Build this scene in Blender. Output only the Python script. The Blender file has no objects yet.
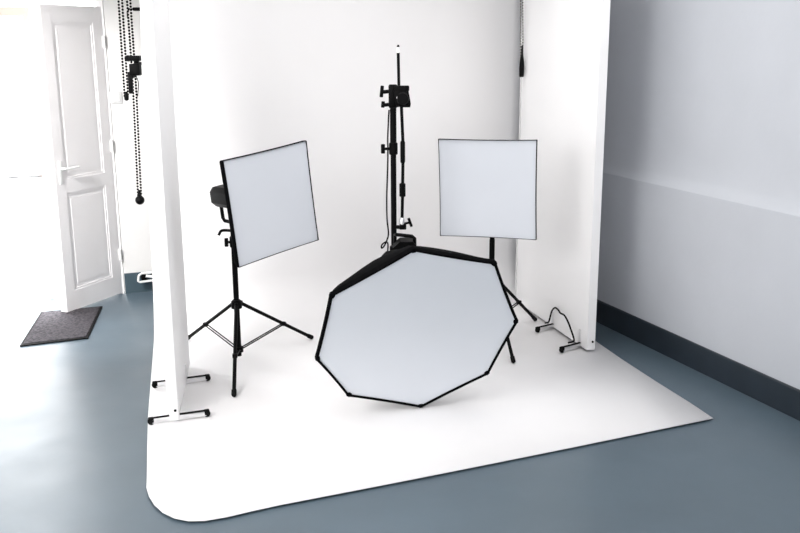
import bpy, bmesh, math, random
from mathutils import Vector as V, Matrix

random.seed(4)
sc = bpy.context.scene
COL = sc.collection
PI = math.pi

# ------------------------------------------------------------------ materials
def mat(name, color, rough=0.5, metal=0.0, var=0.0, scale=8.0, bump=0.0, bscale=40.0, spec=None, coat=0.0, emit=0.0):
    m = bpy.data.materials.new(name)
    m.use_nodes = True
    nt = m.node_tree
    b = nt.nodes['Principled BSDF']
    b.inputs['Base Color'].default_value = (*color, 1)
    b.inputs['Roughness'].default_value = rough
    b.inputs['Metallic'].default_value = metal
    if spec is not None:
        b.inputs['Specular IOR Level'].default_value = spec
    if coat:
        b.inputs['Coat Weight'].default_value = coat
    tc = nt.nodes.new('ShaderNodeTexCoord')
    if var:
        n = nt.nodes.new('ShaderNodeTexNoise')
        n.inputs['Scale'].default_value = scale
        n.inputs['Detail'].default_value = 5
        nt.links.new(tc.outputs['Object'], n.inputs['Vector'])
        r = nt.nodes.new('ShaderNodeValToRGB')
        r.color_ramp.elements[0].position = 0.3
        r.color_ramp.elements[1].position = 0.7
        r.color_ramp.elements[0].color = (*[max(0, c * (1 - var)) for c in color], 1)
        r.color_ramp.elements[1].color = (*[min(1, c * (1 + var)) for c in color], 1)
        nt.links.new(n.outputs['Fac'], r.inputs['Fac'])
        nt.links.new(r.outputs['Color'], b.inputs['Base Color'])
    if bump:
        n2 = nt.nodes.new('ShaderNodeTexNoise')
        n2.inputs['Scale'].default_value = bscale
        n2.inputs['Detail'].default_value = 3
        nt.links.new(tc.outputs['Object'], n2.inputs['Vector'])
        bp = nt.nodes.new('ShaderNodeBump')
        bp.inputs['Strength'].default_value = bump
        bp.inputs['Distance'].default_value = 0.02
        nt.links.new(n2.outputs['Fac'], bp.inputs['Height'])
        nt.links.new(bp.outputs['Normal'], b.inputs['Normal'])
    return m

M = {}
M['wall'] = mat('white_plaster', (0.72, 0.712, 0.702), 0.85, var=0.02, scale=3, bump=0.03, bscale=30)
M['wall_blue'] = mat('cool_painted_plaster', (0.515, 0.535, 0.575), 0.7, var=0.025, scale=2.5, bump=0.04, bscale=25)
M['navy'] = mat('dark_navy_skirting_paint', (0.013, 0.021, 0.031), 0.45, var=0.2, scale=4)
M['navy_l'] = mat('slate_skirting_paint', (0.045, 0.075, 0.095), 0.5, var=0.15, scale=4)
M['paper'] = mat('white_backdrop_vinyl', (0.87, 0.86, 0.865), 0.55, var=0.012, scale=1.5, spec=0.3)
M['paper_core'] = mat('grey_cardboard', (0.55, 0.5, 0.43), 0.8, var=0.1)
M['board'] = mat('white_foam_board', (0.90, 0.895, 0.90), 0.6, var=0.012, scale=2, spec=0.3)
M['diff'] = mat('white_diffusion_fabric', (0.635, 0.66, 0.71), 0.8, var=0.015, scale=3, bump=0.05, bscale=6, spec=0.15)
M['diff_big'] = mat('white_octagon_fabric', (0.76, 0.79, 0.84), 0.8, var=0.012, scale=3, bump=0.05, bscale=5, spec=0.15)
M['black_cloth'] = mat('black_nylon', (0.0025, 0.0025, 0.003), 0.85, var=0.3, scale=12, bump=0.2, bscale=14, spec=0.04)
M['black'] = mat('black_powder_coat', (0.003, 0.003, 0.0033), 0.5, var=0.2, scale=20, spec=0.07)
M['rubber'] = mat('black_rubber', (0.005, 0.005, 0.005), 0.7, var=0.2, scale=20, spec=0.1)
M['chrome'] = mat('polished_steel', (0.78, 0.78, 0.79), 0.32, metal=1.0, var=0.05, scale=10)
M['door'] = mat('white_door_gloss_paint', (0.90, 0.88, 0.885), 0.4, var=0.015, scale=3)
M['stile'] = mat('cream_door_frame_paint', (0.46, 0.37, 0.32), 0.5, var=0.02, scale=5)
M['white_metal'] = mat('white_enamel', (0.85, 0.85, 0.84), 0.35, var=0.02, scale=6)
M['plastic'] = mat('pale_grey_plastic', (0.56, 0.56, 0.56), 0.5, var=0.03, scale=10)
M['bar_grey'] = mat('dull_grey_paint', (0.12, 0.12, 0.12), 0.5, var=0.05)
M['plastic_w'] = mat('white_plastic', (0.86, 0.86, 0.85), 0.4, var=0.02, scale=10)
M['cord'] = mat('pale_beaded_cord', (0.62, 0.60, 0.56), 0.6, var=0.05, scale=60)
M['ground'] = mat('pale_concrete_paving', (0.8, 0.8, 0.78), 0.8, var=0.05, scale=2)

def floor_material():
    m = mat('grey_blue_painted_concrete', (0.085, 0.122, 0.152), 0.34, var=0.10, scale=1.3)
    nt = m.node_tree
    b = nt.nodes['Principled BSDF']
    b.inputs['Specular IOR Level'].default_value = 0.75
    tc = nt.nodes.new('ShaderNodeTexCoord')
    n = nt.nodes.new('ShaderNodeTexNoise')
    n.inputs['Scale'].default_value = 3.0
    n.inputs['Detail'].default_value = 6
    nt.links.new(tc.outputs['Object'], n.inputs['Vector'])
    mr = nt.nodes.new('ShaderNodeMapRange')
    mr.inputs['To Min'].default_value = 0.30
    mr.inputs['To Max'].default_value = 0.48
    nt.links.new(n.outputs['Fac'], mr.inputs['Value'])
    nt.links.new(mr.outputs['Result'], b.inputs['Roughness'])
    bp = nt.nodes.new('ShaderNodeBump')
    bp.inputs['Strength'].default_value = 0.08
    bp.inputs['Distance'].default_value = 0.02
    nt.links.new(n.outputs['Fac'], bp.inputs['Height'])
    nt.links.new(bp.outputs['Normal'], b.inputs['Normal'])
    # tiny pale specks of dirt
    v = nt.nodes.new('ShaderNodeTexVoronoi')
    v.inputs['Scale'].default_value = 5.0
    nt.links.new(tc.outputs['Object'], v.inputs['Vector'])
    lt = nt.nodes.new('ShaderNodeMath'); lt.operation = 'LESS_THAN'
    lt.inputs[1].default_value = 0.018
    nt.links.new(v.outputs['Distance'], lt.inputs[0])
    mx = nt.nodes.new('ShaderNodeMix'); mx.data_type = 'RGBA'
    old = b.inputs['Base Color'].links[0].from_socket
    nt.links.new(lt.outputs[0], mx.inputs['Factor'])
    nt.links.new(old, mx.inputs['A'])
    mx.inputs['B'].default_value = (0.32, 0.37, 0.40, 1)
    nt.links.new(mx.outputs['Result'], b.inputs['Base Color'])
    return m
M['floor'] = floor_material()

def mat_material():
    m = mat('grey_ribbed_mat', (0.06, 0.055, 0.063), 0.9, bump=0.5, bscale=160, spec=0.1)
    nt = m.node_tree
    b = nt.nodes['Principled BSDF']
    tc = nt.nodes.new('ShaderNodeTexCoord')
    n = nt.nodes.new('ShaderNodeTexNoise')
    n.inputs['Scale'].default_value = 55
    n.inputs['Detail'].default_value = 4
    nt.links.new(tc.outputs['Object'], n.inputs['Vector'])
    r = nt.nodes.new('ShaderNodeValToRGB')
    r.color_ramp.elements[0].position = 0.35
    r.color_ramp.elements[0].color = (0.035, 0.032, 0.038, 1)
    r.color_ramp.elements[1].position = 0.65
    r.color_ramp.elements[1].color = (0.095, 0.088, 0.097, 1)
    nt.links.new(n.outputs['Fac'], r.inputs['Fac'])
    nt.links.new(r.outputs['Color'], b.inputs['Base Color'])
    return m
M['mat'] = mat_material()

def glass_material():
    m = bpy.data.materials.new('door_glass')
    m.use_nodes = True
    nt = m.node_tree
    nt.nodes.clear()
    o = nt.nodes.new('ShaderNodeOutputMaterial')
    t = nt.nodes.new('ShaderNodeBsdfTransparent')
    g = nt.nodes.new('ShaderNodeBsdfGlossy')
    g.inputs['Roughness'].default_value = 0.03
    x = nt.nodes.new('ShaderNodeMixShader')
    x.inputs[0].default_value = 0.06
    nt.links.new(t.outputs[0], x.inputs[1])
    nt.links.new(g.outputs[0], x.inputs[2])
    nt.links.new(x.outputs[0], o.inputs[0])
    return m
M['glass'] = glass_material()

# ------------------------------------------------------------------ mesh builder
class MB:
    def __init__(self):
        self.bm = bmesh.new()

    def box(self, c, size, mtx=None, bevel=0.0, taper=None):
        """box centred at c; mtx = 3x3 orientation; taper = scale of the +z end in x,y"""
        h = V(size) / 2
        R = mtx or Matrix.Identity(3)
        vs = []
        for z in (-1, 1):
            for x, y in ((-1, -1), (1, -1), (1, 1), (-1, 1)):
                k = taper if (taper and z > 0) else 1.0
                vs.append(self.bm.verts.new(V(c) + R @ V((x * h.x * k, y * h.y * k, z * h.z))))
        fs = [self.bm.faces.new([vs[i] for i in q]) for q in
              ((3, 2, 1, 0), (4, 5, 6, 7), (0, 1, 5, 4), (1, 2, 6, 5), (2, 3, 7, 6), (3, 0, 4, 7))]
        if bevel:
            es = list({e for f in fs for e in f.edges})
            bmesh.ops.bevel(self.bm, geom=es, offset=bevel, segments=2, profile=0.5, affect='EDGES')
        return self

    def tube(self, pts, r, seg=12, closed=False, r1=None):
        pts = [V(p) for p in pts]
        n = len(pts)
        rings = []
        prev = None
        for i, p in enumerate(pts):
            if closed:
                t = pts[(i + 1) % n] - pts[i - 1]
            else:
                t = pts[min(i + 1, n - 1)] - pts[max(i - 1, 0)]
            t.normalize()
            if prev is None:
                a = V((0, 0, 1)) if abs(t.z) < 0.9 else V((1, 0, 0))
                u = t.cross(a).normalized()
            else:
                u = (prev - t * prev.dot(t)).normalized()
            prev = u
            w = t.cross(u)
            rr = r if r1 is None else r + (r1 - r) * i / (n - 1)
            rings.append([self.bm.verts.new(p + (u * math.cos(2 * PI * k / seg) + w * math.sin(2 * PI * k / seg)) * rr) for k in range(seg)])
        m = n if closed else n - 1
        for i in range(m):
            a, b = rings[i], rings[(i + 1) % n]
            for k in range(seg):
                self.bm.faces.new((a[k], a[(k + 1) % seg], b[(k + 1) % seg], b[k]))
        if not closed:
            self.bm.faces.new(rings[0][::-1])
            self.bm.faces.new(rings[-1])
        return self

    def cyl(self, p0, p1, r, r1=None, seg=16):
        return self.tube([p0, p1], r, seg, r1=r1)

    def lathe(self, origin, axis, prof, seg=20):
        """prof: list of (radius, along axis)"""
        ax = V(axis).normalized()
        a = V((0, 0, 1)) if abs(ax.z) < 0.9 else V((1, 0, 0))
        u = ax.cross(a).normalized(); w = ax.cross(u)
        o = V(origin)
        rings = []
        for r, h in prof:
            rings.append([self.bm.verts.new(o + ax * h + (u * math.cos(2 * PI * k / seg) + w * math.sin(2 * PI * k / seg)) * max(r, 1e-4)) for k in range(seg)])
        for i in range(len(rings) - 1):
            for k in range(seg):
                self.bm.faces.new((rings[i][k], rings[i][(k + 1) % seg], rings[i + 1][(k + 1) % seg], rings[i + 1][k]))
        self.bm.faces.new(rings[0][::-1]); self.bm.faces.new(rings[-1])
        return self

    def sphere(self, c, r, u=12, v=8, squash=1.0):
        prof = []
        for i in range(v + 1):
            a = -PI / 2 + PI * i / v
            prof.append((r * math.cos(a), r * math.sin(a) * squash))
        return self.lathe(c, (0, 0, 1), prof, u)

    def loft(self, rings, close=True, cap0=False, cap1=False):
        rs = [[self.bm.verts.new(V(p)) for p in ring] for ring in rings]
        n = len(rs[0])
        for a, b in zip(rs, rs[1:]):
            for k in range(n if close else n - 1):
                self.bm.faces.new((a[k], a[(k + 1) % n], b[(k + 1) % n], b[k]))
        if cap0: self.bm.faces.new(rs[0][::-1])
        if cap1: self.bm.faces.new(rs[-1])
        return self

    def poly(self, pts):
        self.bm.faces.new([self.bm.verts.new(V(p)) for p in pts])
        return self

    def prism(self, pts, h):
        h = V(h)
        a = [self.bm.verts.new(V(p)) for p in pts]
        b = [self.bm.verts.new(V(p) + h) for p in pts]
        n = len(a)
        self.bm.faces.new(a[::-1]); self.bm.faces.new(b)
        for k in range(n):
            self.bm.faces.new((a[k], a[(k + 1) % n], b[(k + 1) % n], b[k]))
        return self

    def build(self, name, material, parent=None, smooth=True, sharp=35, recalc=True):
        bm = self.bm
        if recalc:
            bmesh.ops.recalc_face_normals(bm, faces=bm.faces[:])
        me = bpy.data.meshes.new(name)
        bm.to_mesh(me); bm.free()
        mats = material if isinstance(material, list) else [material]
        for mm in mats:
            me.materials.append(mm)
        o = bpy.data.objects.new(name, me)
        COL.objects.link(o)
        if smooth:
            me.shade_smooth()
            me.set_sharp_from_angle(angle=math.radians(sharp))
        if parent is not None:
            p = parent; off = V((0, 0, 0))
            while p is not None:
                off += p.location; p = p.parent
            me.transform(Matrix.Translation(-off))
            o.parent = parent
        return o


def thing(name, label, cat, loc, group=None):
    o = bpy.data.objects.new(name, None)
    o.empty_display_size = 0.1
    COL.objects.link(o)
    o.location = loc
    o['label'] = label; o['category'] = cat
    if group: o['group'] = group
    return o

def struct(o):
    o['kind'] = 'structure'
    return o

def frame(ux, uy, uz):
    return Matrix((ux, uy, uz)).transposed()

def catmull(pts, n=6):
    pts = [V(p) for p in pts]
    P = [pts[0] * 2 - pts[1]] + pts + [pts[-1] * 2 - pts[-2]]
    out = []
    for i in range(1, len(P) - 2):
        for k in range(n):
            t = k / n
            a, b, c, d = P[i - 1], P[i], P[i + 1], P[i + 2]
            out.append(0.5 * ((2 * b) + (c - a) * t + (2 * a - 5 * b + 4 * c - d) * t * t + (3 * b - a - 3 * c + d) * t ** 3))
    out.append(pts[-1])
    return out

# ------------------------------------------------------------------ the room
U = V((0.933, 0.359, 0)).normalized()       # along the back wall, to the right
D = V((-0.359, 0.933, 0)).normalized()      # into the room's depth
Z = V((0, 0, 1))
B0 = V((-2.265, 7.480, 0))                  # back wall, door jamb corner
CORNER = B0 + U * 3.144
HGT = 2.9
RW = frame(U, D, Z)

def rp(s, v, z=0.0):                        # a point in the room's own axes
    return B0 + U * s + D * v + Z * z

# floor
b = MB()
b.poly([rp(-2.0, 0.06), rp(-2.0, -9.0), rp(3.16, -9.0), rp(3.16, 0.06)])
struct(b.build('floor', M['floor'], smooth=False))
# paving outside the doorway
b = MB()
b.poly([rp(-5, 0.2, -0.02), rp(-5, 9, -0.02), rp(5, 9, -0.02), rp(5, 0.2, -0.02)][::-1])
b.prism([rp(-2.0, 0.06, -0.03), rp(0.05, 0.06, -0.03), rp(0.05, 0.24, -0.03), rp(-2.0, 0.24, -0.03)], Z * 0.03)
struct(b.build('ground', M['ground'], smooth=False))

# back wall right of the doorway, and lintel over it
b = MB()
b.prism([rp(0.0, 0, 0), rp(3.35, 0, 0), rp(3.35, 0.2, 0), rp(0.0, 0.2, 0)], Z * HGT)
b.prism([rp(-1.62, 0, 2.36), rp(0.0, 0, 2.36), rp(0.0, 0.2, 2.36), rp(-1.62, 0.2, 2.36)], Z * (HGT - 2.36))
b.prism([rp(-2.1, 0, 0), rp(-1.62, 0, 0), rp(-1.62, 0.2, 0), rp(-2.1, 0.2, 0)], Z * HGT)
struct(b.build('wall_back', M['wall'], smooth=False))
b = MB()
b.prism([rp(0.004, 0, 0), rp(3.14, 0, 0), rp(3.14, -0.016, 0), rp(0.004, -0.016, 0)], Z * 0.165)
struct(b.build('baseboard_back', M['navy_l'], smooth=False))

# right wall: thicker lower part with a sloped ledge at about 1.1 m
prof = [(0.0, 0), (0.0, 1.092), (0.004, 1.100), (0.018, 1.112), (0.034, 1.132), (0.046, 1.165), (0.054, 1.22), (0.059, 1.30), (0.062, 1.42), (0.062, HGT), (0.32, HGT), (0.32, 0)]
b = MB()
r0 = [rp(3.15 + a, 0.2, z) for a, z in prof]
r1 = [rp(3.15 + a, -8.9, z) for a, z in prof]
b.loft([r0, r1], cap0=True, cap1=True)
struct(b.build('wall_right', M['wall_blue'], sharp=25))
b = MB()
bp_ = [(0.0, 0), (-0.014, 0), (-0.014, 0.158), (-0.009, 0.165), (0.0, 0.165)]
b.loft([[rp(3.15 + a, 0.0, z) for a, z in bp_], [rp(3.15 + a, -8.9, z) for a, z in bp_]], cap0=True, cap1=True)
struct(b.build('baseboard_right', M['navy'], smooth=False))
# left wall, beyond the doorway
b = MB()
b.prism([rp(-2.1, 0.2, 0), rp(-2.1, -8.9, 0), rp(-2.0, -8.9, 0), rp(-2.0, 0.2, 0)], Z * HGT)
struct(b.build('wall_left', M['wall'], smooth=False))

b = MB()
b.prism([rp(-2.1, -8.9, 0), rp(3.47, -8.9, 0), rp(3.47, -9.0, 0), rp(-2.1, -9.0, 0)], Z * HGT)
struct(b.build('wall_front', M['wall'], smooth=False))
b = MB()
b.prism([rp(-2.1, 0.2, HGT), rp(3.47, 0.2, HGT), rp(3.47, -8.9, HGT), rp(-2.1, -8.9, HGT)], Z * 0.12)
struct(b.build('ceiling', M['wall'], smooth=False))

# ------------------------------------------------------------------ doors
def door_leaf():
    hinge = V((-2.281, 7.452, 0.012)); free = V((-2.528, 6.868, 0.012))
    e = (free - hinge); w = e.length; e.normalize()
    nrm = V((-e.y, e.x, 0))
    if nrm.x < 0: nrm = -nrm                   # the face seen from the set
    th = 0.06; H = 2.26
    root = bpy.data.objects.new('door_1', None); COL.objects.link(root)
    root.location = hinge
    struct(root); root['label'] = 'white panelled door leaf standing open into the room'
    P = lambda x, y, z: hinge + e * x + nrm * (y - th) + Z * z
    def slab(bb, x0, x1, z0, z1, y0, y1):
        bb.prism([P(x0, y0, z0), P(x1, y0, z0), P(x1, y1, z0), P(x0, y1, z0)], Z * (z1 - z0))
    b = MB()
    slab(b, 0, 0.10, 0, H, 0, th); slab(b, w - 0.10, w, 0, H, 0, th)
    slab(b, 0.10, w - 0.10, 0, 0.15, 0, th); slab(b, 0.10, w - 0.10, 0.90, 1.00, 0, th); slab(b, 0.10, w - 0.10, H - 0.12, H, 0, th)
    b.build('door_frame', M['door'], root, smooth=False)
    for z0, z1 in ((0.15, 0.90), (1.00, H - 0.12)):
        b = MB()
        slab(b, 0.10, w - 0.10, z0, z1, 0.008, th - 0.008)
        # moulded rim and a raised field
        for (x0, x1, za, zb) in ((0.10, 0.118, z0, z1), (w - 0.118, w - 0.10, z0, z1), (0.118, w - 0.118, z0, z0 + 0.018), (0.118, w - 0.118, z1 - 0.018, z1)):
            slab(b, x0, x1, za, zb, 0.004, th - 0.004)
        slab(b, 0.145, w - 0.145, z0 + 0.05, z1 - 0.05, 0.006, th - 0.006)
        b.build('door_panel', M['door'], root, smooth=False)
    b = MB()                                    # lever handle with plate
    c = P(w - 0.055, th, 1.06)
    b.box(c + nrm * 0.004, (0.035, 0.008, 0.17), frame(e, nrm, Z), bevel=0.003)
    c = P(w - 0.055, th, 1.09)
    b.tube([c, c + nrm * 0.05, c + nrm * 0.055 - e * 0.02, c + nrm * 0.055 - e * 0.14], 0.009)
    b.build('handle', M['plastic_w'], root)
    b = MB()
    b.box(P(w + 0.001, th / 2, 1.07), (0.004, 0.024, 0.10), frame(e, nrm, Z))
    b.box(P(w + 0.006, th / 2, 1.085), (0.012, 0.02, 0.03), frame(e, nrm, Z))
    b.build('latch', M['plastic'], root)
    for z in (0.32, 1.2, 2.0):
        b = MB()
        b.cyl(P(0.0, th + 0.010, z - 0.045), P(0.0, th + 0.010, z + 0.045), 0.011)
        b.build('hinge', M['plastic_w'], root)
door_leaf()

def door_second():
    root = bpy.data.objects.new('door_2', None); COL.objects.link(root)
    root.location = rp(-1.58, 0.05, 0.01)
    struct(root); root['label'] = 'glazed second door leaf beside the bright doorway'
    def slab(bb, s0, s1, z0, z1, v0=0.03, v1=0.08):
        bb.prism([rp(s0, v0, z0), rp(s1, v0, z0), rp(s1, v1, z0), rp(s0, v1, z0)], Z * (z1 - z0))
    x1 = -0.535
    b = MB(); slab(b, x1 - 0.05, x1, 0.012, 2.27); slab(b, -1.6, -1.54, 0.012, 2.27)
    slab(b, -1.54, x1 - 0.05, 2.2, 2.27)
    b.build('door_frame', M['stile'], root, smooth=False)
    b = MB(); b.poly([rp(-1.54, 0.055, 0.05), rp(x1 - 0.05, 0.055, 0.05), rp(x1 - 0.05, 0.055, 2.2), rp(-1.54, 0.055, 2.2)])
    b.build('pane', M['glass'], root, smooth=False)
    b = MB(); b.tube([rp(-1.55, -0.01, 1.0), rp(x1 - 0.02, -0.01, 1.0)], 0.008)
    b.build('push_bar', M['bar_grey'], root)
    b = MB(); b.cyl(rp(x1 - 0.025, 0.02, 0.012), rp(x1 - 0.025, 0.02, 0.05), 0.012)
    b.build('floor_bolt', M['chrome'], root)
door_second()
# door casing on the jamb
b = MB()
b.prism([rp(-0.055, -0.012, 0), rp(-0.008, -0.012, 0), rp(-0.008, 0.1, 0), rp(-0.055, 0.1, 0)], Z * 2.36)
b = b.build('trim_1', M['door'], smooth=False); struct(b)
b = MB()
b.prism([rp(-1.62, 0.0, 2.285), rp(-0.055, 0.0, 2.285), rp(-0.055, 0.1, 2.285), rp(-1.62, 0.1, 2.285)], Z * 0.075)
struct(b.build('trim_2', M['door'], smooth=False))

# ------------------------------------------------------------------ wall things
sw = V((-2.225, 7.492, 1.585))
sc_ = rp((sw - B0).dot(U), 0, 1.585)
t = thing('light_switch', 'square pale grey switch plate on the wall behind the hanging chains', 'light switch', sc_)
b = MB(); b.box(sc_ - D * 0.006, (0.095, 0.012, 0.095), RW, bevel=0.004); b.build('switch_plate', M['plastic'], t)
b = MB(); b.box(sc_ - D * 0.014, (0.052, 0.010, 0.052), RW, bevel=0.003); b.build('rocker', M['plastic_w'], t)

# small white tube bracket low on the back wall
s0 = (V((-2.15, 7.5, 0)) - B0).dot(U)
bc = rp(s0 + 0.06, 0, 0.14)
t = thing('wall_bracket', 'small white tube bracket with black clamp low on the back wall', 'bracket', bc)
b = MB(); path = [rp(s0 + 0.14, -0.016, 0.175), rp(s0 + 0.14, -0.10, 0.175), rp(s0 + 0.02, -0.10, 0.178), rp(s0 - 0.005, -0.10, 0.16), rp(s0 - 0.012, -0.10, 0.115), rp(s0, -0.10, 0.105), rp(s0 + 0.15, -0.10, 0.112), rp(s0 + 0.15, -0.016, 0.112)]
b.tube(path, 0.010, 10); b.build('tube_frame', M['white_metal'], t)
b = MB(); b.box(rp(s0 + 0.035, -0.085, 0.142), (0.045, 0.05, 0.045), RW, bevel=0.006); b.box(rp(s0 + 0.12, -0.085, 0.16), (0.06, 0.05, 0.022), RW, bevel=0.006)
b.build('clamp', M['black'], t)
b = MB(); b.cyl(rp(s0 + 0.05, -0.11, 0.155), rp(s0 + 0.14, -0.11, 0.135), 0.012); b.build('pin', M['white_metal'], t)

# door mat
mz = 0.012
quad = [V((-2.58, 6.077, 0)), V((-2.173, 6.246, 0)), V((-2.319, 7.05, 0)), V((-2.74, 6.90, 0))]
t = thing('door_mat', 'dark grey rectangular mat on the floor in the doorway', 'mat', (-2.45, 6.55, 0))
b = MB(); b.prism(quad, Z * 0.010); b.build('mat_border', M['rubber'], t, smooth=False)
cq = sum(quad, V()) / 4
inner = [cq + (q - cq) * 0.93 + Z * 0.008 for q in quad]
b = MB(); b.prism(inner, Z * 0.006); b.build('mat_pile', M['mat'], t, smooth=False)

# ------------------------------------------------------------------ paper backdrop
PZ = 0.012                                   # top of the sheet
FZ = 0.0145                                  # where things stand on it
P0 = V((-1.752, 6.425, 0)); P1 = V((0.985, 7.475, 0))
dl = V((0.223, -0.975, 0)).normalized(); dr = V((0.254, -0.967, 0)).normalized()
tl = V((0.045, 0.0, 0)); tr = V((0.0, 0, 0))         # the hung sheet leans slightly at its left edge
TOPZ = 2.66
RC = 0.32
t = thing('paper_backdrop', 'wide white backdrop sheet hanging and sweeping forward over the floor', 'backdrop', (-0.4, 6.9, 0))
rows = []
def edge(P, d, tilt, k):
    pts = []
    for i in range(9):
        z = TOPZ + (RC + PZ - TOPZ) * i / 8
        pts.append(P + tilt * ((z) / 2.2) + Z * z)
    for i in range(1, 13):
        a = PI / 2 * i / 12
        pts.append(P + d * (RC * (1 - math.cos(a))) + Z * (PZ + RC * (1 - math.sin(a))) + tilt * ((RC * (1 - math.sin(a))) / 2.2))
    return pts
L, Rr = edge(P0, dl, tl, 0), edge(P1, dr, tr, 1)
NS = 24
grid = [[a.lerp(c, j / NS) for j in range(NS + 1)] for a, c in zip(L, Rr)]
b = MB()
b.loft(grid, close=False)
left_edge = [(-1.379, 4.796), (-1.275, 4.38), (-1.196, 4.071)]
corner = [(-1.172, 3.97), (-1.138, 3.885), (-1.092, 3.80), (-1.037, 3.730), (-0.975, 3.680), (-0.91, 3.656), (-0.84, 3.658), (-0.75, 3.69), (-0.65, 3.742)]
front = [(-0.537, 3.795), (-0.005, 4.015), (0.45, 4.208), (0.905, 4.404), (1.304, 4.58), (1.689, 4.749)]
right_edge = [(1.632, 4.973), (1.53, 5.32), (1.414, 5.747), (1.321, 6.133)]
outline = left_edge + corner + front + right_edge
ol = [L[-1]] + [V((x, y, PZ)) for x, y in outline] + [Rr[-1]] + [grid[-1][j] for j in range(NS - 1, 0, -1)]
b.poly(ol)
bmesh.ops.remove_doubles(b.bm, verts=b.bm.verts[:], dist=0.0005)
o = b.build('backdrop_sheet', M['paper'], t, sharp=60)
md = o.modifiers.new('thickness', 'SOLIDIFY'); md.thickness = 0.003; md.offset = 0
ro = P0 + tl * 1.2 + Z * 2.70; r1_ = P1 + Z * 2.70
ax = (r1_ - ro).normalized()
b = MB(); b.cyl(ro - ax * 0.06 + D * 0.045, r1_ + ax * 0.06 + D * 0.045, 0.038, seg=24); b.build('roll', M['paper_core'], t)

for q in (ro + ax * 0.1, r1_ - ax * 0.1):
    b = MB(); b.box(q + D * 0.045 + Z * 0.11, (0.03, 0.012, 0.19), RW); b.box(q + D * 0.045, (0.03, 0.09, 0.09), RW, bevel=0.004); b.build('hanger', M['white_metal'], t)
b = MB(); b.box(P0 + Z * 0.03 - D * 0.004 + V((0.004, 0, 0)), (0.018, 0.03, 0.02), RW, bevel=0.003); b.build('edge_clip', M['black'], t)

# bead chains
def bead_chain(name, pts, sep, label, weight, pitch=0.020, rb=0.0082, group='bead chains of the backdrop roller', side=V((1, 0.2, 0)), cord_r=0.0035, beadmat='black', weight_at=None):
    base = V(pts[-1])
    t = thing(name, label, 'chain', base, group)
    P = [V(p) for p in pts]
    side = side.normalized()
    b = MB(); c = MB()
    for sgn in (-1, 1):
        line = [p + side * (sgn * sep / 2) for p in P]
        c.tube(line, cord_r, 6)
        acc = pitch * (0.0 if sgn < 0 else 0.5)
        for a, d in zip(line, line[1:]):
            Ln = (d - a).length
            while acc < Ln:
                b.sphere(a + (d - a) * (acc / Ln), rb, 8, 5, squash=1.05)
                acc += pitch
            acc -= Ln
    c.build('cord', M['cord'], t)
    b.build('beads', M[beadmat], t)
    if weight == 'ball':
        w = MB(); w.sphere(base - Z * 0.022, 0.031, 20, 14)
        w.lathe(base - Z * 0.012, Z, [(0.012, 0), (0.012, 0.04), (0.007, 0.06)]); w.build('weight', M['black'], t)
    elif weight == 'capsule':
        w = MB(); w.lathe(base - Z * 0.03, Z, [(0.004, 0), (0.014, 0.006), (0.016, 0.03), (0.013, 0.05), (0.006, 0.06)]); w.build('weight', M['black'], t)
    elif weight == 'clip':
        w = MB(); w.lathe(weight_at, Z, [(0.010, -0.065), (0.017, -0.06), (0.019, 0.0), (0.016, 0.05), (0.008, 0.10), (0.006, 0.16)]); w.build('weight', M['black'], t)
    return t
bead_chain('bead_chain', [(-1.832, 6.30, 2.66), (-1.796, 6.30, 2.272), (-1.801, 6.30, 1.66)], 0.022,
           'short black bead chain loop ending beside the light switch', 'capsule')
bead_chain('bead_chain', [(-1.745, 6.30, 2.66), (-1.742, 6.30, 2.25), (-1.742, 6.30, 1.82), (-1.745, 6.30, 1.62), (-1.760, 6.30, 0.988)], 0.020,
           'long black bead chain with round black weight at its end', 'ball')
bead_chain('bead_chain', [(0.878, 7.0, 2.66), (0.882, 7.0, 2.29), (0.889, 7.0, 2.05), (0.893, 7.0, 1.86), (0.894, 7.0, 1.76)], 0.016,
           'thin bead chain with slim black weight above the right softbox', 'clip', rb=0.0062, cord_r=0.003, weight_at=V((0.8945, 7.0, 1.81)))
b = MB()
t = thing('hanging_cord', 'thin pale cord hanging down behind the right softbox', 'cord', (0.892, 7.0, 0.02))
b.tube(catmull([(0.894, 7.0, 1.74), (0.893, 7.0, 1.3), (0.890, 7.0, 0.9), (0.900, 7.0, 0.72), (0.892, 7.0, 0.5), (0.895, 7.0, 0.3), (0.891, 7.0, 0.03)]), 0.0042, 8)
b.build('cord', M['plastic'], t)
b = MB(); b.lathe((0.891, 7.0, FZ + 0.004), Z, [(0.016, 0), (0.018, 0.01), (0.006, 0.03)]); b.build('toggle', M['plastic'], t)

# clamp and hook on the left pole
c = V((-1.72, 6.30, 1.87))
t = thing('pole_clamp', 'black clamp clipped by the left edge of the hanging backdrop beside the bead chains', 'clamp', c)
b = MB(); b.box(V((-1.715, 6.25, 1.833)), (0.066, 0.066, 0.076), bevel=0.006); b.build('body', M['black'], t)
b = MB(); b.box(V((-1.712, 6.25, 1.905)), (0.066, 0.06, 0.034), bevel=0.005); b.lathe(V((-1.757, 6.25, 1.905)), V((0, -1, 0)), [(0.018, -0.02), (0.021, 0), (0.018, 0.025)]); b.box(V((-1.71, 6.27, 1.87)), (0.03, 0.03, 0.05)); b.build('jaw', M['black'], t)
b = MB(); b.box(V((-1.695, 6.345, 1.87)), (0.02, 0.135, 0.02)); b.build('arm', M['black'], t)
b = MB(); b.box(V((-1.757, 6.262, 1.748)), (0.026, 0.028, 0.14), bevel=0.006); b.box(V((-1.745, 6.262, 1.80)), (0.03, 0.03, 0.04)); b.build('lever', M['black'], t)
b = MB(); b.tube(catmull([(-1.715, 6.25, 1.80), (-1.702, 6.25, 1.75), (-1.708, 6.25, 1.69), (-1.712, 6.25, 1.66)]), 0.003, 6); b.build('cord_end', M['black'], t)
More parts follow.
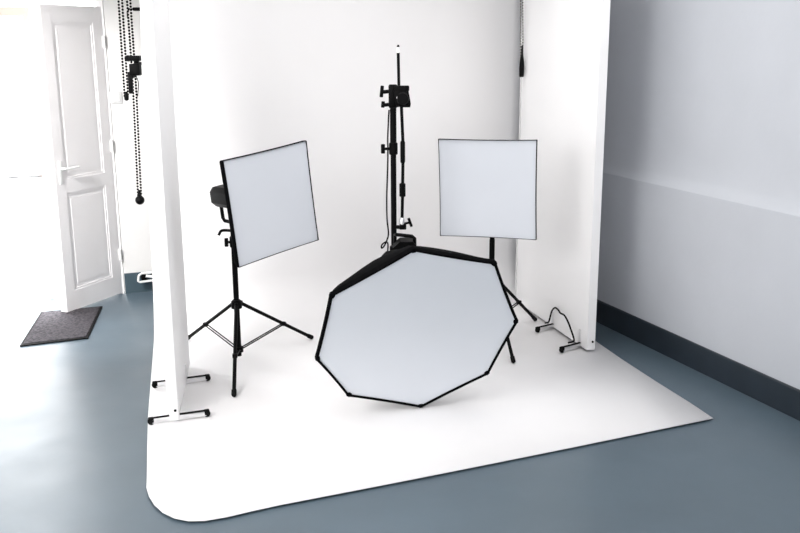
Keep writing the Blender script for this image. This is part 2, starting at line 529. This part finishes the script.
t = thing('hook', 'small black hook high on the left edge of the backdrop above the clamp', 'hook', (-1.70, 6.34, 2.215))
b = MB(); b.box(V((-1.70, 6.33, 2.215)), (0.045, 0.05, 0.022), bevel=0.004); b.tube([V((-1.72, 6.31, 2.215)), V((-1.745, 6.30, 2.215)), V((-1.755, 6.30, 2.195)), V((-1.755, 6.30, 2.16))], 0.006, 8)
b.tube([V((-1.70, 6.34, 2.215)), V((-1.695, 6.415, 2.215))], 0.008, 8)
b.build('hook', M['black'], t)

# ------------------------------------------------------------------ rolling white flats
def rolling_flat(label, near, far, thick, h, bars, lean=0.0):
    near = V(near); far = V(far)
    d = (far - near); Ln = d.length; d.normalize()
    nr = V((d.y, -d.x, 0))                                  # to the right of the panel
    mid = (near + far) / 2
    t = thing('rolling_flat', label, 'studio flat', (mid.x, mid.y, PZ), 'tall white rolling flats either side of the backdrop')
    R = frame(d, nr, Z)
    z0 = 0.030
    b = MB(); rings = []
    for i in range(17):                                     # the outer skin bellies away from the frame at mid height
        z = z0 + h * i / 16
        o = lean * math.sin(PI * min(1, z / 2.45))
        rings.append([near - nr * (thick / 2 + o) + Z * z, near + nr * thick / 2 + Z * z, far + nr * thick / 2 + Z * z, far - nr * (thick / 2 + o) + Z * z])
    b.loft(rings, cap0=True, cap1=True)
    b.build('board', M['board'], t)
    b = MB(); b.cyl(near - d * 0.000 + Z * 0.085 + nr * thick * 0.18, near - d * 0.005 + Z * 0.085 + nr * thick * 0.18, 0.007); b.build('screw', M['rubber'], t)
    for a, c, ends in bars:
        a = V(a); c = V(c); bd = (c - a); bl = bd.length; bd.normalize(); bn = V((-bd.y, bd.x, 0))
        BR = frame(bd, bn, Z)
        bar = MB(); bar.box((a + c) / 2 + Z * 0.036, (bl, 0.022, 0.028), BR, bevel=0.004)
        bar = bar.build('foot_bar', M['chrome'], t)
        # where the bar passes under the board
        k = (mid - a).dot(nr) / bd.dot(nr)
        q = a + bd * k
        top = MB()
        for e0, e1 in ((0.0, k - thick * 0.6), (k + thick * 0.6, bl)):
            if e1 - e0 > 0.03:
                top.box(a + bd * ((e0 + e1) / 2) + Z * 0.0525, (e1 - e0, 0.020, 0.005), BR, bevel=0.002)
        top.build('rubber_strip', M['rubber'], bar)
        for e, p in ((0, a), (1, c)):
            if ends[e]:
                w = MB(); w.lathe(p + Z * (FZ + 0.020) - bn * 0.011, bn, [(0.010, 0), (0.018, 0.002), (0.019, 0.006), (0.019, 0.016), (0.018, 0.020), (0.010, 0.022)])
                w.box(p + Z * 0.042, (0.030, 0.026, 0.030), BR, bevel=0.006)
                w.build('caster', M['rubber'], bar)
        k = MB()
        for sg in (1, -1):
            k.box(q + nr * (sg * (thick / 2 + 0.003)) + Z * 0.085, (0.020, 0.006, 0.11), R, bevel=0.002)
        k.build('bracket', M['chrome'], t)
    return t
rolling_flat('white rolling flat seen almost edge on beside the left light stand', (-1.216, 4.72, 0), (-1.352, 5.63, 0), 0.044, 2.5,
             [((-1.334, 4.695, 0), (-1.058, 4.803, 0), (1, 1)), ((-1.452, 5.245, 0), (-1.165, 5.360, 0), (1, 1))], lean=0.036)
rolling_flat('white rolling flat standing against the right edge of the backdrop', (1.248, 5.865, 0), (0.926, 7.105, 0), 0.056, 2.5,
             [((0.962, 6.295, 0), (1.140, 6.425, 0), (1, 0)), ((1.057, 5.855, 0), (1.240, 5.985, 0), (1, 0))])
# bungee loop on the right flat
b = MB()
t = thing('bungee_cord', 'black elastic cord looped between the two foot bars of the right flat', 'cord', (1.13, 6.25, 0.08))
loop = [(1.022, 6.357, 0.066), (1.047, 6.375, 0.066), (1.056, 6.38, 0.085), (1.064, 6.345, 0.155), (1.077, 6.295, 0.195), (1.089, 6.243, 0.197), (1.099, 6.2, 0.184), (1.115, 6.14, 0.186), (1.129, 6.075, 0.162), (1.143, 6.02, 0.118), (1.155, 5.97, 0.07), (1.142, 5.933, 0.066), (1.107, 5.907, 0.066)]
b.tube(catmull(loop), 0.006, 8); b.build('cord', M['black'], t)

# ------------------------------------------------------------------ light stands
def light_stand(label, base, feet, collar_z, low_z, sections, knobs):
    """sections: list of (z0, z1, radius); knobs: list of (z, direction)"""
    base = V((base[0], base[1], FZ))
    t = thing('light_stand', label, 'light stand', base, 'black tripod light stands on the backdrop')
    b = MB()
    for z0, z1, r in sections:
        b.cyl(base + Z * (z0 - PZ), base + Z * (z1 - PZ), r)
    b.build('pole', M['black'], t)
    b = MB(); b.lathe(base + Z * (collar_z - PZ), Z, [(0.02, -0.035), (0.034, -0.03), (0.034, 0.012), (0.024, 0.024)]); b.build('collar', M['black'], t)
    b = MB(); b.lathe(base + Z * (low_z - PZ), Z, [(0.02, -0.022), (0.030, -0.018), (0.030, 0.014), (0.02, 0.018)]); b.build('collar', M['black'], t)
    for fx, fy in feet:
        foot = V((fx, fy, FZ))
        d = V((foot.x - base.x, foot.y - base.y, 0)); d.normalize()
        sd = V((-d.y, d.x, 0))
        top = base + Z * (collar_z - PZ - 0.005) + d * 0.034
        fe = foot + Z * 0.012
        b = MB(); b.tube([top, fe], 0.0115, 10)
        b.box(top - d * 0.008, (0.036, 0.022, 0.034), frame(d, sd, Z), bevel=0.004)
        leg = b.build('leg', M['black'], t)
        b = MB(); dirn = (fe - top).normalized()
        b.tube([fe - dirn * 0.035, fe - dirn * 0.0], 0.015, 10); b.sphere(fe + Z * 0.002, 0.0145, 10, 6)
        b.build('rubber_foot', M['rubber'], leg)
        mid = top.lerp(fe, 0.58)
        low = base + Z * (low_z - PZ) + d * 0.028
        b = MB()
        for sg in (-1, 1):
            b.tube([low + sd * sg * 0.010, mid + sd * sg * 0.010], 0.0042, 6)
        b.box(mid, (0.03, 0.03, 0.026), frame(d, sd, Z), bevel=0.005)
        b.build('brace', M['black'], t)
    for z, d, ln in knobs:
        d = V(d).normalized(); sd = d.cross(Z)
        p = base + Z * (z - PZ)
        b = MB(); b.lathe(p, Z, [(0.02, -0.035), (0.025, -0.03), (0.025, 0.03), (0.02, 0.035)])
        b.build('collar', M['black'], t)
        b = MB(); b.cyl(p + d * 0.02, p + d * (ln - 0.012), 0.008)
        b.box(p + d * ln, (0.024, 0.014, 0.055), frame(d, sd, Z), bevel=0.005)
        b.build('knob', M['black'], t)
    return t
ls = light_stand('black tripod light stand with spread legs under the left softbox', (-1.028, 5.69), [(-0.960, 5.095), (-0.610, 6.175), (-1.465, 6.16)],
            0.405, 0.105, [(0.06, 0.86, 0.0175), (0.80, 1.01, 0.0145)], [(0.80, (-1, -0.4, 0), 0.045)])
q = V((-1.028, 5.69, 0.87))
b = MB(); b.tube(catmull([q, q + V((-0.03, -0.05, 0.015)), q + V((-0.06, -0.07, 0.015)), q + V((-0.075, -0.08, -0.01))], 4), 0.009, 8); b.build('lever', M['black'], ls)
light_stand('black tripod light stand mostly hidden behind the right softbox', (0.622, 6.20), [(0.716, 5.655), (0.985, 6.575), (0.14, 6.36)],
            0.44, 0.12, [(0.06, 0.70, 0.0185), (0.66, 1.01, 0.0165)], [(0.80, (1, -0.3, 0), 0.05)])
ts = light_stand('tall black stand rising behind the big octagonal softbox', (-0.035, 5.42), [(-0.01, 5.05), (0.27, 5.66), (-0.34, 5.66)],
            0.46, 0.12, [(0.06, 1.72, 0.0165), (1.40, 1.70, 0.0185)], [(1.40, (-1, -0.15, 0), 0.06)])
# clamp head, thin spigot and folded arm of the tall stand
b = MB(); b.cyl((0.0, 5.42, 1.68), (-0.004, 5.42, 1.94), 0.0085); b.build('spigot', M['black'], ts)
b = MB(); b.lathe((-0.004, 5.42, 1.94), Z, [(0.009, 0), (0.009, 0.022), (0.004, 0.03)]); b.build('tip', M['plastic_w'], ts)
b = MB(); b.lathe((-0.004, 5.42, 1.972), Z, [(0.006, 0), (0.008, 0.004), (0.004, 0.012)]); b.build('tip', M['black'], ts)
b = MB()
b.box((-0.035, 5.42, 1.70), (0.05, 0.06, 0.13), bevel=0.008)
b.box((0.012, 5.40, 1.695), (0.075, 0.07, 0.10), Matrix.Rotation(math.radians(-10), 3, 'Y'), bevel=0.008)
b.box((0.015, 5.39, 1.745), (0.085, 0.05, 0.03), bevel=0.006)
b.lathe((0.02, 5.34, 1.69), (0, -1, 0), [(0.035, -0.02), (0.037, 0), (0.03, 0.012)])
b.prism([(0.02, 5.37, 1.64), (0.062, 5.37, 1.64), (0.066, 5.37, 1.66), (0.05, 5.37, 1.75), (0.02, 5.37, 1.75)], (0, 0.06, 0))
b.build('clamp_head', M['black'], ts)
for z, xx, hgt in ((1.728, -0.098, 0.065), (1.655, -0.092, 0.036)):
    b = MB(); b.cyl((-0.05, 5.41, z), (xx, 5.40, z - 0.004), 0.0105); b.box((xx, 5.40, z), (0.020, 0.016, hgt), Matrix.Rotation(0.1, 3, 'Y'), bevel=0.004)
    b.build('knob', M['black'], ts)
b = MB(); b.lathe((-0.005, 5.355, 1.695), (0, -1, 0), [(0.010, -0.01), (0.010, 0.02), (0.008, 0.022)]); b.build('bolt', M['chrome'], ts)
arm = MB(); arm.tube([(0.012, 5.40, 1.66), (0.020, 5.40, 1.45), (0.021, 5.40, 1.38), (0.017, 5.40, 1.16), (0.013, 5.40, 0.965)], 0.0095, 10)
arm = arm.build('folded_arm', M['black'], ts)
b = MB(); b.lathe((0.0165, 5.40, 1.165), Z, [(0.012, -0.04), (0.018, -0.036), (0.018, 0.036), (0.012, 0.04)]); b.build('sleeve', M['black'], arm)
b = MB(); b.lathe((0.019, 5.40, 1.40), Z, [(0.010, -0.08), (0.014, -0.07), (0.014, 0.04), (0.010, 0.05)]); b.build('sleeve', M['black'], arm)
b = MB(); b.lathe((0.013, 5.40, 0.985), Z, [(0.008, -0.03), (0.015, -0.025), (0.015, 0.01), (0.008, 0.02)]); b.build('sleeve', M['chrome'], arm)
b = MB(); b.tube([(-0.035, 5.42, 0.945), (0.013, 5.40, 0.945), (0.020, 5.40, 0.95)], 0.0115, 10); b.box((0.018, 5.40, 0.95), (0.04, 0.03, 0.034), bevel=0.005); b.build('arm_bracket', M['black'], ts)
b = MB(); b.cyl((0.02, 5.40, 0.965), (0.055, 5.39, 0.975), 0.007); b.box((0.060, 5.39, 0.976), (0.016, 0.014, 0.055), Matrix.Rotation(-0.35, 3, 'Y'), bevel=0.004); b.build('knob', M['black'], ts)
# power cable hanging beside the tall stand
tc_ = thing('power_cable', 'thin black cable drooping in a loop beside the tall stand', 'cable', (-0.08, 5.43, 0.82))
b = MB(); b.tube(catmull([(-0.058, 5.392, 1.625), (-0.062, 5.397, 1.56), (-0.066, 5.392, 1.47), (-0.066, 5.382, 1.40), (-0.068, 5.395, 1.30), (-0.075, 5.43, 1.132), (-0.075, 5.43, 0.995), (-0.067, 5.43, 0.906), (-0.076, 5.43, 0.864), (-0.094, 5.43, 0.826), (-0.108, 5.43, 0.815), (-0.106, 5.42, 0.837), (-0.082, 5.41, 0.856), (-0.070, 5.38, 0.848), (-0.072, 5.36, 0.80)]), 0.0045, 8)
b.build('cable', M['black'], tc_)

# ------------------------------------------------------------------ softboxes
def flash_head(label, C, X, Y, N, start, length, w, hh, yoke):
    """C: face centre, N: face normal; body runs from start to start+length behind the face"""
    q = C - N * (start + length * 0.5)
    t = thing('flash_head', label, 'flash head', q, 'flash heads fitted to the softboxes')
    R = frame(X, Y, -N)
    ch = 0.028
    outline = [(-w / 2 + ch, -hh / 2), (w / 2 - ch, -hh / 2), (w / 2, -hh / 2 + ch), (w / 2, hh / 2 - ch), (w / 2 - ch, hh / 2), (-w / 2 + ch, hh / 2), (-w / 2, hh / 2 - ch), (-w / 2, -hh / 2 + ch)]
    b = MB()
    rings = []
    for dd, k in ((0.0, 0.72), (0.035, 0.74), (0.05, 0.98), (length - 0.03, 1.0), (length - 0.006, 0.93), (length, 0.86)):
        o = C - N * (start + dd)
        rings.append([o + X * x * k + Y * y * k for x, y in outline])
    b.loft(rings, cap0=True, cap1=True)
    body = b.build('body', M['black'], t, sharp=30)
    b = MB()
    for k in range(3):
        o = C - N * (start + length + 0.004)
        b.cyl(o + X * (-0.03 + 0.03 * k) + Y * -0.02, o + X * (-0.03 + 0.03 * k) + Y * -0.02 - N * 0.012, 0.009)
    b.build('dial', M['rubber'], body)
    yoke(t, C, X, Y, N)
    return t

def square_softbox(label, C, rot, s, depth):
    """C: centre of the diffuser, rot: 3x3 with columns right, up, face normal"""
    X, Y, N = (V(rot.col[i]) for i in range(3))
    t = thing('softbox', label, 'softbox', C, 'square softboxes on light stands')
    n = 16
    h = s / 2
    def P(a, c, d, k=1.0, pin=0.006):
        # pincushion: the edges pull in between the corner rods
        ka = 1 - pin * 2 * (1 - c * c); kc = 1 - pin * 2 * (1 - a * a)
        return C + X * (a * h * ka * k) + Y * (c * h * kc * k) - N * d
    per = [(-1 + 2 * i / n, 1) for i in range(n)] + [(1, 1 - 2 * i / n) for i in range(n)] + [(1 - 2 * i / n, -1) for i in range(n)] + [(-1, -1 + 2 * i / n) for i in range(n)]
    ring0 = [P(a, c, 0.0, 1.0) for a, c in per]
    rings = [ring0]
    for d, k in ((0.03, 1.0), (0.055, 0.955), (depth * 0.5, 0.72), (depth * 0.8, 0.42), (depth, 0.28)):
        rr = []
        for a, c in per:
            base = P(a, c, d, k)
            if d == depth:                                    # round throat
                v2 = V((a, c)); v2 = v2.normalized() * 0.085
                base = C + X * v2.x + Y * v2.y - N * d
            rr.append(base)
        rings.append(rr)
    b = MB(); b.loft(rings, cap1=True); b.build('shell', M['black_cloth'], t)
    # diffuser: sagging cloth with soft corner folds
    b = MB()
    g = []
    for j in range(n + 1):
        row = []
        for i in range(n + 1):
            a = -0.994 + 1.988 * i / n; c = -0.994 + 1.988 * j / n
            r2 = (1 - a * a) * (1 - c * c)
            cd = abs(abs(a) - abs(c))
            fold = 0.004 * math.sin(14 * (a * a + c * c)) * max(0, (a * a + c * c - 0.9)) * max(0, 1 - cd * 3)
            row.append(P(a, c, 0.004 + 0.010 * r2 + fold))
        g.append(row)
    b.loft(g, close=False); b.build('diffuser', M['diff'], t, sharp=80)
    # black edging
    b = MB()
    i0 = [P(a * 0.995, c * 0.995, -0.002) for a, c in per]
    i1 = [P(a, c, -0.004) for a, c in per]
    i2 = [P(a, c, 0.010, 1.006) for a, c in per]
    b.loft([i0, i1, i2]); b.build('edging', M['black_cloth'], t)
    b = MB(); b.lathe(C - N * (depth - 0.006), -N, [(0.085, 0), (0.10, 0.002), (0.10, 0.022), (0.07, 0.026)], 24); b.build('speed_ring', M['black'], t)
    return X, Y, N

def rotvec(x, y, z):
    v = V((x, y, z))
    return Matrix.Rotation(v.length, 3, v.normalized())

# left softbox
CL = V((-0.7201, 5.30, 1.1116)); RL = rotvec(1.4909, 0.5579, 0.7274)
XL, YL, NL = square_softbox('square softbox turned to the right on the left light stand', CL, RL, 0.603, 0.20)
def yoke_left(t, C, X, Y, N):
    o = C - N * 0.51 - Y * 0.055
    b = MB()
    b.tube([o + Y * 0.03, o - Y * 0.085, o + N * 0.015 - Y * 0.102, o + N * 0.10 - Y * 0.105], 0.0115, 8)
    b.build('handle', M['black'], t)
    p = V((-1.028, 5.69, 1.055))
    b = MB()
    b.tube([p - Z * 0.042, p + Z * 0.05], 0.022, 14)
    b.box((p + (C - N * 0.36 - Y * 0.05)) / 2, (0.04, 0.04, 0.20), frame(X, -N, Y), bevel=0.008)
    b.build('tilt_bracket', M['black'], t)
flash_head('black flash head with hooked handle behind the left softbox', CL, XL, YL, NL, 0.228, 0.305, 0.12, 0.125, yoke_left)

# right softbox
CR = V((0.5386, 5.75, 1.1119)); RR = rotvec(1.5812, -0.2698, -0.2369)
XR, YR, NR = square_softbox('square softbox facing forward on the stand nearest the right flat', CR, RR, 0.613, 0.20)
def yoke_right(t, C, X, Y, N):
    p = V((0.622, 6.20, 1.055))
    b = MB(); b.tube([p - Z * 0.042, p + Z * 0.03], 0.022, 14)
    b.box(p + Z * 0.02, (0.05, 0.05, 0.05), frame(X, -N, Y), bevel=0.008); b.build('tilt_bracket', M['black'], t)
flash_head('black flash head hidden behind the right softbox', CR, XR, YR, NR, 0.228, 0.32, 0.125, 0.125, yoke_right)

# big octagonal softbox, tilted down with its lowest corner on the backdrop
OV = [V(p) for p in ((0.065, 4.392, 1.039), (0.476, 4.541, 0.935), (0.622, 4.761, 0.563), (0.484, 4.901, 0.219), (0.113, 4.913, 0.019), (-0.286, 4.752, 0.151), (-0.437, 4.583, 0.419), (-0.34, 4.413, 0.805))]
CO = sum(OV, V()) / 8
NO = V((0.207, -0.8751, -0.4374)).normalized()
YO = (V((-0.041, -0.4545, 0.89)) - NO * V((-0.041, -0.4545, 0.89)).dot(NO)).normalized()
XO = YO.cross(NO)
def octabox():
    t = thing('octagonal_softbox', 'big octagonal softbox tilted down onto the backdrop in front of the tall stand', 'softbox', CO)
    M_ = 6
    per = []
    for i in range(8):
        a, c = OV[i], OV[(i + 1) % 8]
        for k in range(M_):
            u = k / M_
            p = a.lerp(c, u)
            p = p + (CO - p) * (0.007 * 4 * u * (1 - u))
            per.append(p - NO * (p - CO).dot(NO))
    N_ = len(per)
    depth = 0.40
    rings = [per]
    prof = [(0.02, 0.985, 1.0), (0.06, 0.945, 0.985), (0.12, 0.87, 0.94), (0.19, 0.76, 0.85), (0.26, 0.61, 0.69), (0.33, 0.43, 0.48), (0.38, 0.26, 0.27), (depth, 0.16, 0.16)]
    bell = (0.40, 0.5, 0.5, 0.5, 0.5, 0.5, 0.5, 0.62)
    for d, kv, km in prof:                                    # cloth bellies out between the rods
        rings.append([CO + (p - CO) * (kv + (km - kv) * bell[i // M_] * math.sin(PI * ((i % M_) / M_) ** (1.1 if i // M_ == 7 else 0.85))) - NO * d for i, p in enumerate(per)])
    rings[-1] = [CO + (p - CO).normalized() * 0.085 - NO * depth for p in per]
    for i in range(1, len(rings) - 1):                        # never below the floor
        rings[i] = [V((p.x, p.y, max(p.z, PZ + 0.008))) for p in rings[i]]
    b = MB(); b.loft(rings, cap1=True); b.build('shell', M['black_cloth'], t, sharp=50)
    # diffuser
    b = MB(); g = []
    for j in range(11):
        k = j / 10 * 0.975
        sag = 0.012 * (1 - (j / 10) ** 2) + 0.002
        if j == 0: continue
        g.append([CO + (p - CO) * k - NO * sag for p in per])
    b.loft(g, cap0=True); b.build('diffuser', M['diff_big'], t, sharp=80)
    # black edging around the face, with corner pockets
    b = MB()
    b.loft([[CO + (p - CO) * 0.972 + NO * 0.003 for p in per], [CO + (p - CO) * 0.998 + NO * 0.006 for p in per], [CO + (p - CO) * 1.004 - NO * 0.004 for p in per], [CO + (p - CO) * 1.0 - NO * 0.02 for p in per]])
    b.build('edging', M['black_cloth'], t, sharp=60)
    for i in range(8):
        p = OV[i]; d = (p - CO).normalized(); sd = d.cross(NO)
        b = MB(); b.box(p - d * 0.012 - NO * 0.004, (0.026, 0.024, 0.022), frame(d, sd, NO), bevel=0.005)
        b.build('corner_pocket', M['black_cloth'], t)
    b = MB(); b.lathe(CO - NO * (depth - 0.004), -NO, [(0.085, 0), (0.105, 0.002), (0.105, 0.025), (0.07, 0.03)], 28); b.build('speed_ring', M['black'], t)
octabox()
def yoke_oct(t, C, X, Y, N):
    b = MB()
    h0 = V((-0.028, 5.30, 0.93))
    b.tube([V((-0.03, 5.36, 0.80)), V((-0.028, 5.33, 0.915)), V((-0.020, 5.30, 0.922)), V((0.070, 5.25, 0.922)), V((0.084, 5.25, 0.91)), V((0.086, 5.25, 0.80))], 0.0105, 8)
    b.build('handle', M['black'], t)
    b = MB(); b.box(V((-0.03, 5.367, 0.79)), (0.06, 0.062, 0.10), bevel=0.008); b.build('tilt_bracket', M['black'], t)
    b = MB(); b.prism([V((-0.045, 5.22, 0.72)), V((0.088, 5.22, 0.72)), V((0.090, 5.22, 0.875)), V((0.075, 5.22, 0.895)), V((0.00, 5.22, 0.895)), V((-0.04, 5.22, 0.86))], (0, 0.13, 0)); b.build('body_housing', M['black'], t)
flash_head('black flash head with square handle behind the octagonal softbox', CO, XO, YO, NO, 0.43, 0.22, 0.125, 0.125, yoke_oct)

# ------------------------------------------------------------------ light
def area(name, loc, target, size, size_y, power, color):
    l = bpy.data.lights.new(name, 'AREA'); l.shape = 'RECTANGLE'; l.size = size; l.size_y = size_y
    l.energy = power; l.color = color
    o = bpy.data.objects.new(name, l); COL.objects.link(o)
    o.location = loc
    o.rotation_euler = (V(target) - V(loc)).to_track_quat('-Z', 'Y').to_euler()
    return o
area('top_fill_light', (0.35, 4.2, 2.84), (0.35, 4.2, 0.0), 3.0, 2.2, 34, (1.0, 0.985, 0.975))  # added unseen lamp under the ceiling, makes the floor sheet brighter than the backdrop
area('rear_top_fill_light', (0.05, 5.6, 2.84), (0.1, 6.0, 0.0), 2.3, 0.9, 15, (1.0, 0.985, 0.975))  # second unseen overhead fill, added to lift the hanging backdrop
area('front_fill_light', (0.6, -0.6, 1.35), (0.3, 5.5, 0.9), 2.6, 1.6, 52, (1.0, 0.985, 0.975))  # unseen low fill behind the camera, added to brighten the downturned octagonal diffuser
area('right_wall_fill_light', (1.15, 1.6, 2.1), (3.1, 3.2, 0.6), 0.9, 1.2, 8, (0.95, 0.97, 1.0))  # unseen lamp hanging free in the room, added to grade the right wall
area('left_key_fill_light', (-2.0, 2.4, 2.1), (1.0, 6.4, 0.8), 1.4, 1.3, 58, (1.0, 0.985, 0.975))  # unseen lamp added at left front to whiten the right flat and backdrop
sp = bpy.data.lights.new('entrance_fill_spot', 'SPOT'); sp.energy = 950; sp.spot_size = math.radians(62); sp.spot_blend = 0.7; sp.shadow_soft_size = 0.25  # unseen spot added to brighten the door and the wall beside it
sp.color = (1.0, 0.98, 0.965)
so = bpy.data.objects.new('entrance_fill_spot', sp); COL.objects.link(so); so.location = (-3.0, 4.1, 2.7)
so.rotation_euler = (V((-2.75, 7.0, 0.8)) - V(so.location)).to_track_quat('-Z', 'Y').to_euler()
sun = bpy.data.lights.new('sun', 'SUN'); sun.energy = 12.0; sun.angle = math.radians(14)
so = bpy.data.objects.new('sun', sun); COL.objects.link(so)
so.rotation_euler = (rp(-0.75, -0.75, 0) - rp(-0.9, 0.0, 2.3)).to_track_quat('-Z', 'Y').to_euler()

w = bpy.data.worlds.new('daylight'); sc.world = w; w.use_nodes = True
bg = w.node_tree.nodes['Background']
bg.inputs['Color'].default_value = (0.97, 0.985, 1.0, 1)
bg.inputs['Strength'].default_value = 8.0

# ------------------------------------------------------------------ camera
cam = bpy.data.cameras.new('camera')
cam.sensor_width = 36.0; cam.lens = 940.0 / 800.0 * 36.0
cam.clip_start = 0.05; cam.clip_end = 100
co = bpy.data.objects.new('camera', cam); COL.objects.link(co)
W = Matrix(((0.9999870740, -0.0050844646, 0.0), (-0.0011817590, -0.2324224544, 0.9726142124), (-0.0049452225, -0.9726016404, -0.2324254587)))
right = W.col[0]; down = W.col[1]; fwd = W.col[2]
mw = Matrix.Identity(4)
for i in range(3):
    mw[i][0] = right[i]; mw[i][1] = -down[i]; mw[i][2] = -fwd[i]
mw[2][3] = 2.0
co.matrix_world = mw
sc.camera = co
sc.view_settings.view_transform = 'Standard'
sc.view_settings.look = 'None'
sc.view_settings.exposure = 0.12
